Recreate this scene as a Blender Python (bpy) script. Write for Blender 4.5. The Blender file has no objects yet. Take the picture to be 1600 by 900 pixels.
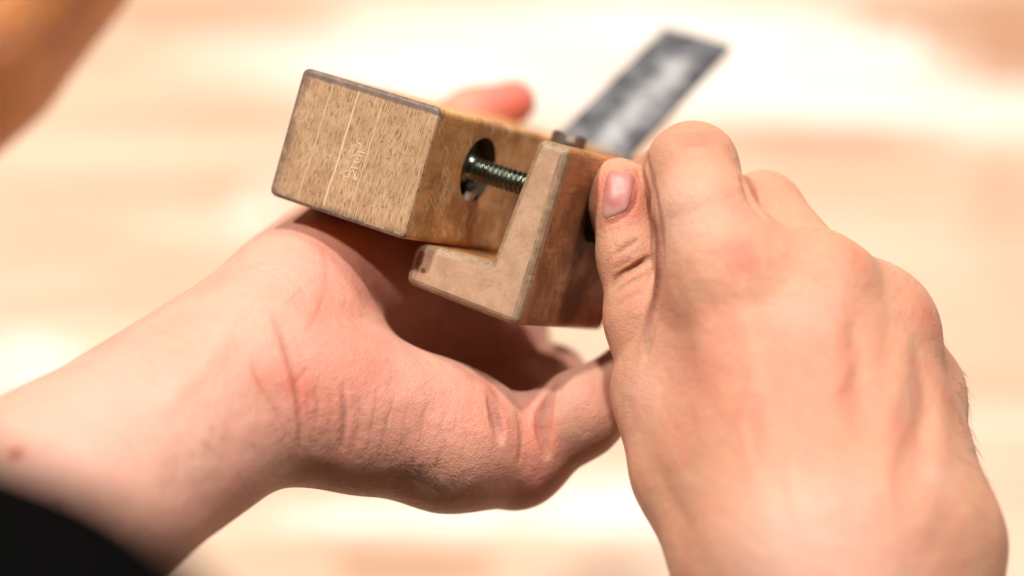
import bpy, bmesh, math, random
import numpy as np
from mathutils import Matrix, Vector, noise as mnoise

random.seed(7)
rng = np.random.default_rng(11)
S = bpy.context.scene
COL = S.collection

# ------------------------------------------------------------------ camera
# Subject frame (mm): X right, Y up, Z towards the viewer, origin at the point of interest.
DIST, LENS = 500.0, 70.0
FPX = 1600 * LENS / 36.0
PITCH = math.radians(40)
ORIGIN = Vector((0, 0, 0.55))                 # the hands are held low above the floor
R3 = Matrix.Rotation(PITCH, 3, 'X')
SUBJ = Matrix.Translation(ORIGIN) @ R3.to_4x4() @ Matrix.Scale(0.001, 4)   # subject mm -> world m
Rn = np.array(R3)

def world(p):
    return ORIGIN + R3 @ (Vector(p) * 0.001)

cam_d = bpy.data.cameras.new('camera')
cam = bpy.data.objects.new('camera', cam_d)
COL.objects.link(cam)
S.camera = cam
cam.location = world((0, 0, DIST))
cam.rotation_euler = (PITCH, 0, 0)
cam_d.lens = LENS
cam_d.sensor_width = 36
cam_d.clip_start = 0.02
cam_d.clip_end = 60
cam_d.dof.use_dof = True
cam_d.dof.focus_distance = 0.507
cam_d.dof.aperture_fstop = 3.3

# ------------------------------------------------------------------ light
W = bpy.data.worlds.new('World')
S.world = W
W.use_nodes = True
bg = W.node_tree.nodes['Background']
bg.inputs[0].default_value = (1.0, 0.86, 0.74, 1)
bg.inputs[1].default_value = 0.035

def area(name, pos, target, size, power, color, shape='DISK'):
    l = bpy.data.lights.new(name, 'AREA')
    l.shape = shape
    l.size = size
    l.energy = power
    l.color = color
    o = bpy.data.objects.new(name, l)
    COL.objects.link(o)
    o.location = pos
    o.rotation_euler = (Vector(target) - Vector(pos)).to_track_quat('-Z', 'Y').to_euler()
    return o

def cam_dir(x, y, z, dist):                    # a place seen from the subject in direction (x, y, z)
    return ORIGIN + R3 @ (Vector((x, y, z)).normalized() * dist)

area('ceiling_lamp', cam_dir(-0.02, 0.86, 0.60, 4.0), ORIGIN, 0.24, 150, (1.0, 0.92, 0.85))
area('ceiling_lamp', cam_dir(-0.42, 0.66, 0.70, 4.0), ORIGIN, 0.24, 150, (1.0, 0.92, 0.85))
area('window_light', cam_dir(0.50, 0.76, 0.52, 4.0), ORIGIN, 0.8, 85, (1.0, 0.93, 0.90))  # soft fill from the upper right, no source seen

S.view_settings.view_transform = 'Standard'
S.view_settings.look = 'None'
S.view_settings.exposure = 0.0
S.view_settings.gamma = 1
S.render.engine = 'CYCLES'
S.cycles.use_denoising = True

# ------------------------------------------------------------------ helpers
def P(x, y, z):
    """point that lies z mm nearer than the point of interest, on the sight line of photo pixel (x, y)"""
    s = (DIST - z) / FPX
    return np.array([(x - 800) * s, (450 - y) * s, z], float)

def proj(v):
    s = FPX / (DIST - v[:, 2])
    return np.c_[800 + v[:, 0] * s, 450 - v[:, 1] * s]

def tag(o, label=None, cat=None, group=None, kind=None):
    for k, v in (('label', label), ('category', cat), ('group', group), ('kind', kind)):
        if v: o[k] = v
    return o

def empty(name, loc, parent=None):
    o = bpy.data.objects.new(name, None)
    o.empty_display_size = 0.02
    COL.objects.link(o)
    o.location = loc
    return o

def link_mesh(name, me, mats, parent=None, smooth=False):
    o = bpy.data.objects.new(name, me)
    for m in (mats if isinstance(mats, (list, tuple)) else [mats]):
        me.materials.append(m)
    COL.objects.link(o)
    if parent: o.parent = parent
    if smooth:
        me.polygons.foreach_set('use_smooth', [True] * len(me.polygons))
    return o

def from_bm(name, bm, mats, parent=None, smooth=False):
    bmesh.ops.recalc_face_normals(bm, faces=bm.faces)
    me = bpy.data.meshes.new(name)
    bm.to_mesh(me); bm.free()
    return link_mesh(name, me, mats, parent, smooth)

# ---- node helpers
class NT:
    def __init__(self, name):
        self.m = bpy.data.materials.new(name)
        self.m.use_nodes = True
        self.t = self.m.node_tree
        self.b = self.t.nodes['Principled BSDF']
    def n(self, kind, **kw):
        nd = self.t.nodes.new(kind)
        for k, v in kw.items(): setattr(nd, k, v)
        return nd
    def put(self, sock, v):
        if isinstance(v, bpy.types.NodeSocket): self.t.links.new(v, sock)
        elif v is not None: sock.default_value = v
    def math(self, op, a, b=None, c=None, clamp=False):
        nd = self.n('ShaderNodeMath', operation=op, use_clamp=clamp)
        self.put(nd.inputs[0], a); self.put(nd.inputs[1], b)
        if c is not None: self.put(nd.inputs[2], c)
        return nd.outputs[0]
    def mapr(self, v, a, b, c=0.0, d=1.0, smooth=True):
        nd = self.n('ShaderNodeMapRange', interpolation_type='SMOOTHSTEP' if smooth else 'LINEAR')
        self.put(nd.inputs['Value'], v)
        for k, x in zip(('From Min', 'From Max', 'To Min', 'To Max'), (a, b, c, d)): nd.inputs[k].default_value = x
        return nd.outputs[0]
    def mix(self, f, a, b, mode='MIX'):
        nd = self.n('ShaderNodeMix', data_type='RGBA', blend_type=mode)
        self.put(nd.inputs[0], f)
        for s, v in ((nd.inputs[6], a), (nd.inputs[7], b)):
            if isinstance(v, tuple) and len(v) == 3: v = (*v, 1)
            self.put(s, v)
        return nd.outputs[2]
    def coord(self, scale=(1, 1, 1), rot=(0, 0, 0), loc=(0, 0, 0)):
        tc = self.n('ShaderNodeTexCoord')
        src = tc.outputs['Object']
        if any(rot):
            m0 = self.n('ShaderNodeMapping')
            self.put(m0.inputs[0], src); m0.inputs['Rotation'].default_value = rot
            src = m0.outputs[0]; rot = (0, 0, 0)
        mp = self.n('ShaderNodeMapping')
        self.put(mp.inputs[0], src)
        mp.inputs['Scale'].default_value = scale
        mp.inputs['Rotation'].default_value = rot
        mp.inputs['Location'].default_value = loc
        return mp.outputs[0]
    def noise(self, vec, scale, detail=4, rough=0.55, dist=0.0):
        nd = self.n('ShaderNodeTexNoise')
        self.put(nd.inputs['Vector'], vec)
        nd.inputs['Scale'].default_value = scale
        nd.inputs['Detail'].default_value = detail
        nd.inputs['Roughness'].default_value = rough
        nd.inputs['Distortion'].default_value = dist
        return nd.outputs['Fac']
    def bump(self, h, strength, dist, normal=None):
        nd = self.n('ShaderNodeBump')
        nd.inputs['Strength'].default_value = strength
        nd.inputs['Distance'].default_value = dist
        self.put(nd.inputs['Height'], h)
        if normal: self.put(nd.inputs['Normal'], normal)
        return nd.outputs[0]
    def spot(self, vec, c, r, soft=0.5):
        """1 inside radius r (m) of local point c (m)"""
        nd = self.n('ShaderNodeVectorMath', operation='DISTANCE')
        self.put(nd.inputs[0], vec)
        nd.inputs[1].default_value = c
        return self.mapr(nd.outputs['Value'], r * (1 - soft), r * (1 + soft), 1, 0)
    def out(self, color=None, rough=None, normal=None, **kw):
        self.put(self.b.inputs['Base Color'], (*color, 1) if isinstance(color, tuple) and len(color) == 3 else color)
        self.put(self.b.inputs['Roughness'], rough)
        if normal: self.put(self.b.inputs['Normal'], normal)
        for k, v in kw.items(): self.put(self.b.inputs[k.replace('_', ' ')], v)
        return self.m

# ------------------------------------------------------------------ background: pale floor boards far below
def floor_material():
    t = NT('pale_floor_wood')
    at = t.n('ShaderNodeAttribute', attribute_name='tone')
    c = t.coord((2, 16, 1))
    g = t.noise(c, 2.0, 5, 0.6, 0.3)
    col = t.mix(t.mapr(g, 0.35, 0.65), (0.84, 0.77, 0.70), (1.05, 1.06, 1.07))
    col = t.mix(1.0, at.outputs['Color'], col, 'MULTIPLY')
    return t.out(col, 0.55)

def build_floor():
    # boards run roughly along X on the floor plane z = 0
    bm = bmesh.new()
    lay = bm.loops.layers.float_color.new('tone')
    base = (0.67, 0.497, 0.365)
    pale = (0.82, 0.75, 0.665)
    tan = (0.50, 0.28, 0.17)
    def fpoint(px, py):                       # floor point met by the sight line of a photo pixel
        a = world(P(px, py, 0)); c = cam.location
        d = (a - c).normalized(); k = -c.z / d.z
        return c + d * k
    def ramp(a, b, t): return tuple(a[i] * (1 - t) + b[i] * t for i in range(3))
    y0 = -.15
    r = random.Random(3)
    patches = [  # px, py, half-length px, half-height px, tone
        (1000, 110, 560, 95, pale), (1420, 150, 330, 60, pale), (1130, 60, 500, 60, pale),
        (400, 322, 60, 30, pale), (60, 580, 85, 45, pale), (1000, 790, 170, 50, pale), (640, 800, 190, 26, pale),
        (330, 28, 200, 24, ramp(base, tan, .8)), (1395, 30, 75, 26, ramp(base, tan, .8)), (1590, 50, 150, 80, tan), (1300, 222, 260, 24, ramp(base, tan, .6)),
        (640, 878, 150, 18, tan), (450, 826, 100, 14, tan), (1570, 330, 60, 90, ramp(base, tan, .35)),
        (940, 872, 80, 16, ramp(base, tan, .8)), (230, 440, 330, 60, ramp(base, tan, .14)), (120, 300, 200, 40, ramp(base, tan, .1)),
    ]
    quads = []
    row_h = 0.0175
    for j in range(84):
        yy = y0 + j * row_h
        x = -.62 + r.uniform(0, .1)
        while x < .62:
            L = r.uniform(0.02, 0.04)
            quads.append((x, x + L, yy, yy + row_h)); x += L
    zc = 0
    for (x0, x1, ya, yb) in quads:
        cx, cy = (x0 + x1) / 2, (ya + yb) / 2
        cc = SUBJ.inverted() @ Vector((cx, cy, 0))
        if cc.z > 60: continue
        s = FPX / (DIST - cc.z); px, py = 800 + cc.x * s, 450 - cc.y * s
        tone = ramp(base, tan, r.uniform(0, .07))
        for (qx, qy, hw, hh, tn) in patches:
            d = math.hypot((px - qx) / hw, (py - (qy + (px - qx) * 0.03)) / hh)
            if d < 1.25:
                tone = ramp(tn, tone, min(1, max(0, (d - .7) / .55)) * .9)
        g = 0.0
        vs = [bm.verts.new(v) for v in ((x0 + g, ya + g, 0), (x1 - g, ya + g, 0), (x1 - g, yb - g, 0), (x0 + g, yb - g, 0))]
        f = bm.faces.new(vs)
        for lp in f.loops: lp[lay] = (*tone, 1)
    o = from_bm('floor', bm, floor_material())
    tag(o, 'pale blond wooden boards far below the hands, out of focus', kind='structure')
    # dark ground added under and beyond the boards to limit bounced light
    bm = bmesh.new()
    for v in ((-9, -9, -.004), (9, -9, -.004), (9, 9, -.004), (-9, 9, -.004)): bm.verts.new(v)
    bm.faces.new(bm.verts)
    t = NT('subfloor_wood')
    u = from_bm('ground', bm, t.out((0.20, 0.13, 0.08), 0.7))
    tag(u, 'wooden ground under the pale boards', kind='structure')

build_floor()

# ------------------------------------------------------------------ implicit surfaces for flesh
def smoothstep(x, a, b):
    t = np.clip((x - a) / (b - a), 0, 1)
    return t * t * (3 - 2 * t)

class Field:
    def __init__(self, lo, hi, h):
        self.lo = np.array(lo, float); self.h = h
        self.n = np.ceil((np.array(hi) - self.lo) / h).astype(int) + 1
        self.ax = [(self.lo[i] + h * np.arange(self.n[i])).astype(np.float32) for i in range(3)]
        self.f = np.full(self.n, 50.0, np.float32)
    def sl(self, lo, hi):
        a = np.clip(np.floor((lo - self.lo) / self.h).astype(int), 0, self.n)
        b = np.clip(np.ceil((hi - self.lo) / self.h).astype(int) + 1, 0, self.n)
        return tuple(slice(x, y) for x, y in zip(a, b))
    def grid(self, s):
        return (self.ax[0][s[0]][:, None, None], self.ax[1][s[1]][None, :, None], self.ax[2][s[2]][None, None, :])

def cap_d(g, a, b, ra, rb, nrm=None, fl=1.0):
    ba = b - a; L = float(ba @ ba) + 1e-9
    X, Y, Z = g
    t = np.clip(((X - a[0]) * ba[0] + (Y - a[1]) * ba[1] + (Z - a[2]) * ba[2]) / L, 0, 1)
    qx = X - (a[0] + t * ba[0]); qy = Y - (a[1] + t * ba[1]); qz = Z - (a[2] + t * ba[2])
    d2 = qx * qx + qy * qy + qz * qz
    if nrm is not None:
        qn = qx * nrm[0] + qy * nrm[1] + qz * nrm[2]
        d2 = d2 + (1 / fl ** 2 - 1) * qn * qn
    return np.sqrt(d2) - (ra + (rb - ra) * t)

def smin(a, b, k):
    h = np.maximum(k - np.abs(a - b), 0) / k
    return np.minimum(a, b) - h * h * k * 0.25

def smax(a, b, k): return -smin(-a, -b, k)

def nrmz(v):
    v = np.array(v, float); return v / np.linalg.norm(v)

def add_chain(F, pts, k_in=3.0, k0=8.0, k1=8.0, fade=(10, 30), flats=None):
    """pts: list of (px, py, z, r). the chain blends into the body with k0 near its root and k1 beyond fade mm"""
    Q = [(P(*p[:3]), p[3]) for p in pts]
    if len(Q) == 1: Q = Q * 2
    pad = max(k0, k1) + 5
    A = np.array([q[0] for q in Q]); R = max(q[1] for q in Q)
    s = F.sl(A.min(0) - R - pad, A.max(0) + R + pad)
    g = F.grid(s)
    d = None
    for i in range(len(Q) - 1):
        nr, fl = (None, 1) if not flats else (nrmz(flats[0]), flats[1])
        e = cap_d(g, Q[i][0], Q[i + 1][0], Q[i][1], Q[i + 1][1], nr, fl)
        d = e if d is None else smin(d, e, k_in)
    if k0 != k1:
        r0 = Q[0][0]
        dist = np.sqrt((g[0] - r0[0]) ** 2 + (g[1] - r0[1]) ** 2 + (g[2] - r0[2]) ** 2)
        k = (k0 + (k1 - k0) * smoothstep(dist, *fade)).astype(np.float32)
    else: k = k0
    F.f[s] = smin(F.f[s], d.astype(np.float32), k)

def carve(F, pts, k=3.0):
    Q = [(P(*p[:3]), p[3]) for p in pts]
    if len(Q) == 1: Q = Q * 2
    A = np.array([q[0] for q in Q]); R = max(q[1] for q in Q)
    s = F.sl(A.min(0) - R - k - 2, A.max(0) + R + k + 2)
    g = F.grid(s); d = None
    for i in range(len(Q) - 1):
        e = cap_d(g, Q[i][0], Q[i + 1][0], Q[i][1], Q[i + 1][1])
        d = e if d is None else np.minimum(d, e)
    F.f[s] = smax(F.f[s], -d.astype(np.float32), k)

def surface_nets(F):
    f = F.f; s = f < 0
    nx, ny, nz = f.shape
    cnt = np.zeros((nx - 1, ny - 1, nz - 1), np.int8)
    for i in (0, 1):
        for j in (0, 1):
            for k in (0, 1): cnt += s[i:nx - 1 + i, j:ny - 1 + j, k:nz - 1 + k]
    act = (cnt > 0) & (cnt < 8)
    I = np.argwhere(act)
    idx = np.full(act.shape, -1, np.int32); idx[act] = np.arange(len(I))
    c = {}
    for i in (0, 1):
        for j in (0, 1):
            for k in (0, 1): c[i, j, k] = f[I[:, 0] + i, I[:, 1] + j, I[:, 2] + k]
    acc = np.zeros((len(I), 3)); n = np.zeros(len(I))
    for a in range(3):
        o = [x for x in range(3) if x != a]
        for p in (0, 1):
            for q in (0, 1):
                u = [0, 0, 0]; v = [0, 0, 0]
                u[o[0]] = v[o[0]] = p; u[o[1]] = v[o[1]] = q; v[a] = 1
                fa, fb = c[tuple(u)], c[tuple(v)]
                m = (fa < 0) != (fb < 0)
                t = np.where(m, fa / np.where(m, fa - fb, 1), 0)
                pt = np.tile(np.array(u, float), (len(I), 1)); pt[:, a] = t
                acc += pt * m[:, None]; n += m
    V = F.lo + (I + acc / n[:, None]) * F.h
    quads = []
    for a in range(3):
        o = [(a + 1) % 3, (a + 2) % 3]
        sa = [slice(None)] * 3; sb = [slice(None)] * 3
        sa[a] = slice(0, -1); sb[a] = slice(1, None)
        A = s[tuple(sa)]; B = s[tuple(sb)]
        E = np.argwhere(A != B)
        E = E[(E[:, o[0]] > 0) & (E[:, o[1]] > 0) & (E[:, o[0]] < f.shape[o[0]] - 1) & (E[:, o[1]] < f.shape[o[1]] - 1)]
        ins = A[E[:, 0], E[:, 1], E[:, 2]]
        def cell(du, dv):
            G = E.copy(); G[:, o[0]] -= du; G[:, o[1]] -= dv
            return idx[G[:, 0], G[:, 1], G[:, 2]]
        q = np.c_[cell(1, 1), cell(0, 1), cell(0, 0), cell(1, 0)]
        q[~ins] = q[~ins][:, ::-1]
        quads.append(q)
    return V, np.vstack(quads)

def vnormals(V, Q):
    n = np.cross(V[Q[:, 2]] - V[Q[:, 0]], V[Q[:, 3]] - V[Q[:, 1]])
    N = np.zeros_like(V)
    for i in range(4):
        for a in range(3): N[:, a] += np.bincount(Q[:, i], n[:, a], len(V))
    return N / (np.linalg.norm(N, axis=1, keepdims=True) + 1e-12)

def relax(V, Q, it):
    e = np.vstack([Q[:, [0, 1]], Q[:, [1, 2]], Q[:, [2, 3]], Q[:, [3, 0]]])
    e = np.vstack([e, e[:, ::-1]])
    cnt = np.bincount(e[:, 0], minlength=len(V))[:, None]
    for i in range(it):
        for lam in (0.5, -0.52):
            S_ = np.stack([np.bincount(e[:, 0], V[e[:, 1], a], len(V)) for a in range(3)], 1)
            V = V + lam * (S_ / cnt - V)
    return V

class Flesh:
    """mesh + detail: all details are placed on the skin as 3-D points"""
    def __init__(self, V, Q):
        self.V, self.Q = V, Q
        self.N = vnormals(V, Q)
        self.disp = np.zeros(len(V))
        self.colr = np.zeros((len(V), 3))       # r = redness, g = pale, partly painted light, b = brown and painted crease shade
        self.front = np.where(self.N[:, 2] > 0.02)[0]
        self.pf = proj(V[self.front])
    def snap(self, x, y):
        d = (self.pf[:, 0] - x) ** 2 + (self.pf[:, 1] - y) ** 2
        c = np.where(d < max(d.min() + 16, 30))[0]
        i = c[np.argmax(self.V[self.front[c], 2])]
        return self.V[self.front[i]]
    def line(self, pts, step=6):
        """smooth polyline through photo pixels laid on the skin"""
        p = np.array(pts, float)
        out = []
        for i in range(len(p) - 1):
            n = max(2, int(np.hypot(*(p[i + 1] - p[i])) / step))
            for t in np.linspace(0, 1, n, endpoint=False):
                p0 = p[max(i - 1, 0)]; p1 = p[i]; p2 = p[i + 1]; p3 = p[min(i + 2, len(p) - 1)]
                out.append(0.5 * ((2 * p1) + (p2 - p0) * t + (2 * p0 - 5 * p1 + 4 * p2 - p3) * t * t + (3 * p1 - p0 - 3 * p2 + p3) * t ** 3))
        out.append(p[-1])
        L = np.array([self.snap(*q) for q in out])
        z = L[:, 2].copy()
        for _ in range(6): z[1:-1] = (z[:-2] + z[1:-1] * 2 + z[2:]) / 4
        return np.array([P(q[0], q[1], zz) for q, zz in zip(out, z)])
    def dist(self, L, R):
        """distance of every vertex within R of the polyline, and the position 0..1 along it"""
        lo, hi = L.min(0) - R, L.max(0) + R
        m = np.where(((self.V > lo) & (self.V < hi)).all(1))[0]
        v = self.V[m]; best = np.full(len(m), 1e9); par = np.zeros(len(m))
        for i in range(len(L) - 1):
            a, b = L[i], L[i + 1]; ba = b - a; l2 = ba @ ba + 1e-9
            t = np.clip((v - a) @ ba / l2, 0, 1)
            d = np.linalg.norm(v - a - t[:, None] * ba, axis=1)
            w = d < best
            best[w] = d[w]; par[w] = (i + t[w]) / (len(L) - 1)
        return m, best, par
    def crease(self, pts, depth=0.6, width=0.8, lip=0.06, pig=0.35, red=0.0, taper=True):
        L = self.line(pts)
        m, d, t = self.dist(L, width * 6)
        w = np.clip(np.minimum(t, 1 - t) * 4, 0, 1) ** .7 if taper else 1
        self.disp[m] += w * (-depth * np.exp(-(d / width) ** 2) + lip * depth * np.exp(-((d - 2.4 * width) / (1.3 * width)) ** 2))
        self.colr[m, 2] += w * pig * np.exp(-(d / (width * 1.0)) ** 2)
        self.colr[m, 0] += w * red * np.exp(-(d / (width * 3)) ** 2)
    def ridge(self, pts, h, width, taper=True):
        L = self.line(pts, 10)
        m, d, t = self.dist(L, width * 3)
        w = np.sin(np.pi * np.clip(t, 0.02, .98)) ** .5 if taper else 1
        self.disp[m] += w * h * np.exp(-(d / width) ** 2)
    def blob(self, x, y, r, red=0, pale=0, brown=0, h=0):
        c = self.snap(x, y)
        m, d, t = self.dist(np.array([c, c + 1e-3]), r * 3)
        w = np.exp(-(d / r) ** 2)
        self.colr[m, 0] += red * w; self.colr[m, 1] += pale * w; self.colr[m, 2] += brown * w
        self.disp[m] += h * w
    def build(self, name, mat, parent=None, origin=None):
        V = self.V + self.N * self.disp[:, None]
        self.Vd = V
        Wd = (Rn @ (V.T * 0.001)).T + np.array(ORIGIN)
        off = np.array(parent.location) if parent else np.zeros(3)
        Wd = Wd - off
        me = bpy.data.meshes.new(name)
        nv, nf = len(V), len(self.Q)
        me.vertices.add(nv); me.vertices.foreach_set('co', Wd.astype(np.float32).ravel())
        me.loops.add(nf * 4); me.loops.foreach_set('vertex_index', self.Q.astype(np.int32).ravel())
        me.polygons.add(nf)
        me.polygons.foreach_set('loop_start', np.arange(0, nf * 4, 4, dtype=np.int32))
        me.update(calc_edges=True)
        at = me.color_attributes.new('tint', 'FLOAT_COLOR', 'POINT')
        c4 = np.ones((nv, 4), np.float32); c4[:, :3] = np.clip(self.colr, 0, 1)
        at.data.foreach_set('color', c4.ravel())
        o = link_mesh(name, me, mat, parent, smooth=True)
        return o

def skin_material(name, base=(0.59, 0.315, 0.235), sat=1.0):
    t = NT(name)
    at = t.n('ShaderNodeAttribute', attribute_name='tint')
    sp = t.n('ShaderNodeSeparateColor'); t.put(sp.inputs[0], at.outputs['Color'])
    c = t.coord((1, 1, 1))
    n1 = t.noise(c, 60, 4, 0.6, 0.3)
    n2 = t.noise(c, 260, 3, 0.6)
    n3 = t.noise(t.coord((1, 1, 1), loc=(3, 1, 2)), 110, 3, 0.5)
    red = (0.60, 0.15, 0.10); pale = (0.68, 0.44, 0.35); brown = (0.20, 0.065, 0.035)
    col = t.mix(t.mapr(n1, 0.42, 0.66, 0, 0.42), base, (0.60, 0.24, 0.17))
    col = t.mix(t.mapr(n3, 0.48, 0.7, 0, 0.5), col, (0.52, 0.32, 0.20))
    col = t.mix(t.mapr(n2, 0.5, 0.8, 0, 0.22), col, (0.44, 0.19, 0.12))
    col = t.mix(sp.outputs[1], col, pale)
    col = t.mix(sp.outputs[0], col, red)
    col = t.mix(sp.outputs[2], col, brown)
    # fine skin relief: polygonal cells stretched across the limb, pores
    v1 = t.n('ShaderNodeTexVoronoi', feature='DISTANCE_TO_EDGE'); v1.inputs['Scale'].default_value = 1300
    t.put(v1.inputs['Vector'], t.coord((1, 0.75, 1), rot=(0.3, 0.4, 0.6)))
    e1 = t.mapr(v1.outputs['Distance'], 0, 0.25, 0, 1)
    n4 = t.noise(c, 1400, 3, 0.6)
    n5 = t.noise(c, 330, 3, 0.6)
    h = t.math('ADD', t.math('MULTIPLY', e1, 0.5), t.math('MULTIPLY', n4, 0.7))
    h = t.math('ADD', h, t.math('MULTIPLY', n5, 1.2))
    v2 = t.n('ShaderNodeTexVoronoi', feature='DISTANCE_TO_EDGE'); v2.inputs['Scale'].default_value = 480
    wv = t.n('ShaderNodeVectorMath', operation='ADD')
    nv = t.n('ShaderNodeTexNoise'); nv.inputs['Scale'].default_value = 300; t.put(nv.inputs['Vector'], c)
    sc_ = t.n('ShaderNodeVectorMath', operation='SCALE'); sc_.inputs['Scale'].default_value = .003
    t.put(sc_.inputs[0], nv.outputs['Color']); t.put(wv.inputs[0], t.coord((1, .5, 1), rot=(.2, .1, .35))); t.put(wv.inputs[1], sc_.outputs[0])
    t.put(v2.inputs['Vector'], wv.outputs[0])
    h = t.math('ADD', h, t.math('MULTIPLY', t.mapr(v2.outputs['Distance'], 0, .12, 0, 1), .28))
    nrm = t.bump(h, 0.6, 0.0002)
    n6 = t.noise(t.coord((1, 1, 1), loc=(1, 4, 2)), 120, 3, 0.55)
    nrm = t.bump(n6, 0.5, 0.0016, nrm)
    rough = t.mapr(n4, 0.3, 0.7, 0.44, 0.62)
    m = t.out(col, rough, nrm)
    b = t.b
    b.inputs['Subsurface Weight'].default_value = 0.85
    b.inputs['Subsurface Radius'].default_value = (1.0, 0.38, 0.2)
    b.inputs['Subsurface Scale'].default_value = 0.0032
    b.inputs['Specular IOR Level'].default_value = 0.35
    return m

skin_a = skin_material('skin_palm')
skin_b = skin_material('skin_back', (0.59, 0.30, 0.19))

GRID = 0.58

def extract(F, deep):
    """mesh the field after cutting deep folds into it, each a line laid on the skin with a radius per point"""
    V, Q = surface_nets(F)
    T = Flesh(V, Q)
    for pts, rad in deep:
        L = T.line(pts, 8)
        rr = np.interp(np.linspace(0, 1, len(L)), np.linspace(0, 1, len(rad)), rad)
        for i in range(len(L) - 1):
            a, b = L[i], L[i + 1]
            R = max(rr[i], rr[i + 1])
            s = F.sl(np.minimum(a, b) - R - 3, np.maximum(a, b) + R + 3)
            d = cap_d(F.grid(s), a, b, rr[i], rr[i + 1])
            F.f[s] = smax(F.f[s], -d.astype(np.float32), 1.2)
    V, Q = surface_nets(F)
    return relax(V, Q, 3), Q

# ---------------- the person: both arms are one body continuing outside the picture
person = empty('person', ORIGIN)
tag(person, 'person in black with bare forearms holding a small wooden plane in both hands', 'person')

# hand that cradles the plane, palm up
F = Field((-175, -112, -135), (55, 75, 85), GRID)
pn = (0.30, 0.62, 0.72)                        # palm normal at the wrist
add_chain(F, [(-260, 1015, 62, 31), (120, 768, 30, 28), (415, 570, -14, 28)], 6, 6, 6, flats=(pn, 0.78))
for pts in ([(450, 610, -14, 20), (560, 655, -14, 17.5), (700, 690, -22, 17), (800, 712, -32, 14.5)],
            [(470, 575, -40, 18), (640, 640, -58, 14), (800, 655, -64, 13)],
            [(470, 530, -52, 18), (640, 600, -76, 13), (795, 590, -88, 13)],
            [(470, 480, -60, 18), (640, 540, -92, 13), (790, 525, -106, 13)]):
    add_chain(F, pts, 8, 13, 13)
add_chain(F, [(505, 455, -38, 17), (575, 435, -50, 16.5), (655, 452, -66, 15), (750, 520, -80, 13)], 8, 16, 16)
add_chain(F, [(520, 500, -62, 15), (640, 430, -92, 14), (770, 440, -112, 12)], 8, 12, 12)
# heel of the palm and ball of the thumb
add_chain(F, [(500, 605, -14, 17.5), (640, 645, -24, 12), (720, 665, -30, 10.5)], 8, 12, 12)
add_chain(F, [(462, 478, -34, 18.5), (538, 418, -54, 17.5), (596, 335, -82, 16)], 8, 14, 14)
# thumb laid over the far top edge of the plane
add_chain(F, [(560, 345, -80, 17), (645, 232, -112, 11), (738, 182, -122, 8.6), (802, 160, -124, 7.0)], 4, 12, 2)
# fingers
add_chain(F, [(810, 705, -32, 13.2), (905, 648, -30, 11.5), (990, 590, -44, 9.5), (1030, 540, -62, 8)], 3, 9, 1.5, (8, 22))
add_chain(F, [(800, 645, -60, 11.5), (862, 596, -82, 10.5), (878, 598, -104, 8.5)], 3, 9, 1.5, (8, 22))
add_chain(F, [(790, 585, -84, 11.5), (812, 552, -106, 9.5), (812, 480, -124, 8)], 3, 9, 1.5, (8, 22))
add_chain(F, [(780, 505, -100, 11), (840, 425, -118, 9.5), (860, 340, -122, 8)], 3, 9, 1.5, (8, 22))
V, Q = extract(F, [([(764, 606), (771, 622), (777, 650), (786, 690)], [.6, 1.7, 2.0, .5]),
                   ([(862, 598), (850, 640), (850, 680), (856, 715)], [.8, 1.9, 1.7, .4]),
                   ([(812, 640), (818, 680), (812, 725)], [.4, .9, .3]),
                   ([(535, 602), (539, 650), (534, 700)], [.1, .35, .1])]); del F
L = Flesh(V, Q)
# wrist and palm creases
L.crease([(425, 478), (445, 540), (462, 600), (470, 660), (472, 712)], 0.7, 0.9, pig=.30, red=.25)
L.crease([(392, 560), (408, 600), (432, 640), (452, 690)], 0.35, 0.7, pig=.18, red=.2)
L.crease([(480, 575), (462, 600)], 0.3, 0.6, pig=.2)
L.crease([(490, 604), (497, 640), (490, 676)], 0.2, 0.7, pig=.14)
L.crease([(535, 605), (539, 650), (534, 705)], 0.25, 0.5, pig=.5)
L.crease([(592, 600), (583, 650), (572, 716)], 0.14, 0.5, pig=.26)
L.crease([(618, 612), (606, 655), (590, 722)], 0.14, 0.5, pig=.26)
L.crease([(684, 612), (664, 640), (656, 694)], 0.12, 0.6, pig=.2)
L.crease([(565, 612), (560, 650), (556, 690)], 0.1, 0.6, pig=.12)
L.crease([(517, 610), (516, 650), (514, 700)], 0.1, 0.6, pig=.12)
L.crease([(640, 630), (632, 660), (628, 700)], 0.1, 0.6, pig=.12)
L.crease([(700, 640), (688, 665), (684, 690)], 0.12, 0.6, pig=.12)
for i in range(60):                            # irregular cross lines on the heel of the palm
    x = rng.uniform(470, 760); y = 590 + rng.uniform(0, 110)
    dx = rng.uniform(-16, 14); dy = rng.uniform(16, 46)
    L.crease([(x, y), (x + dx * .4 + rng.uniform(-3, 3), y + dy * .5), (x + dx, y + dy)], rng.uniform(.04, .14), rng.uniform(.35, .6), pig=rng.uniform(.03, .13))
for i in range(26):                            # faint parallel lines of the wrist skin
    x = 300 + rng.uniform(0, 150); y = 560 + (x - 300) * .15 + rng.uniform(0, 130)
    L.crease([(x, y), (x + 8, y + 22), (x + 18, y + 42)], 0.10, 0.45, pig=.07)
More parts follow.
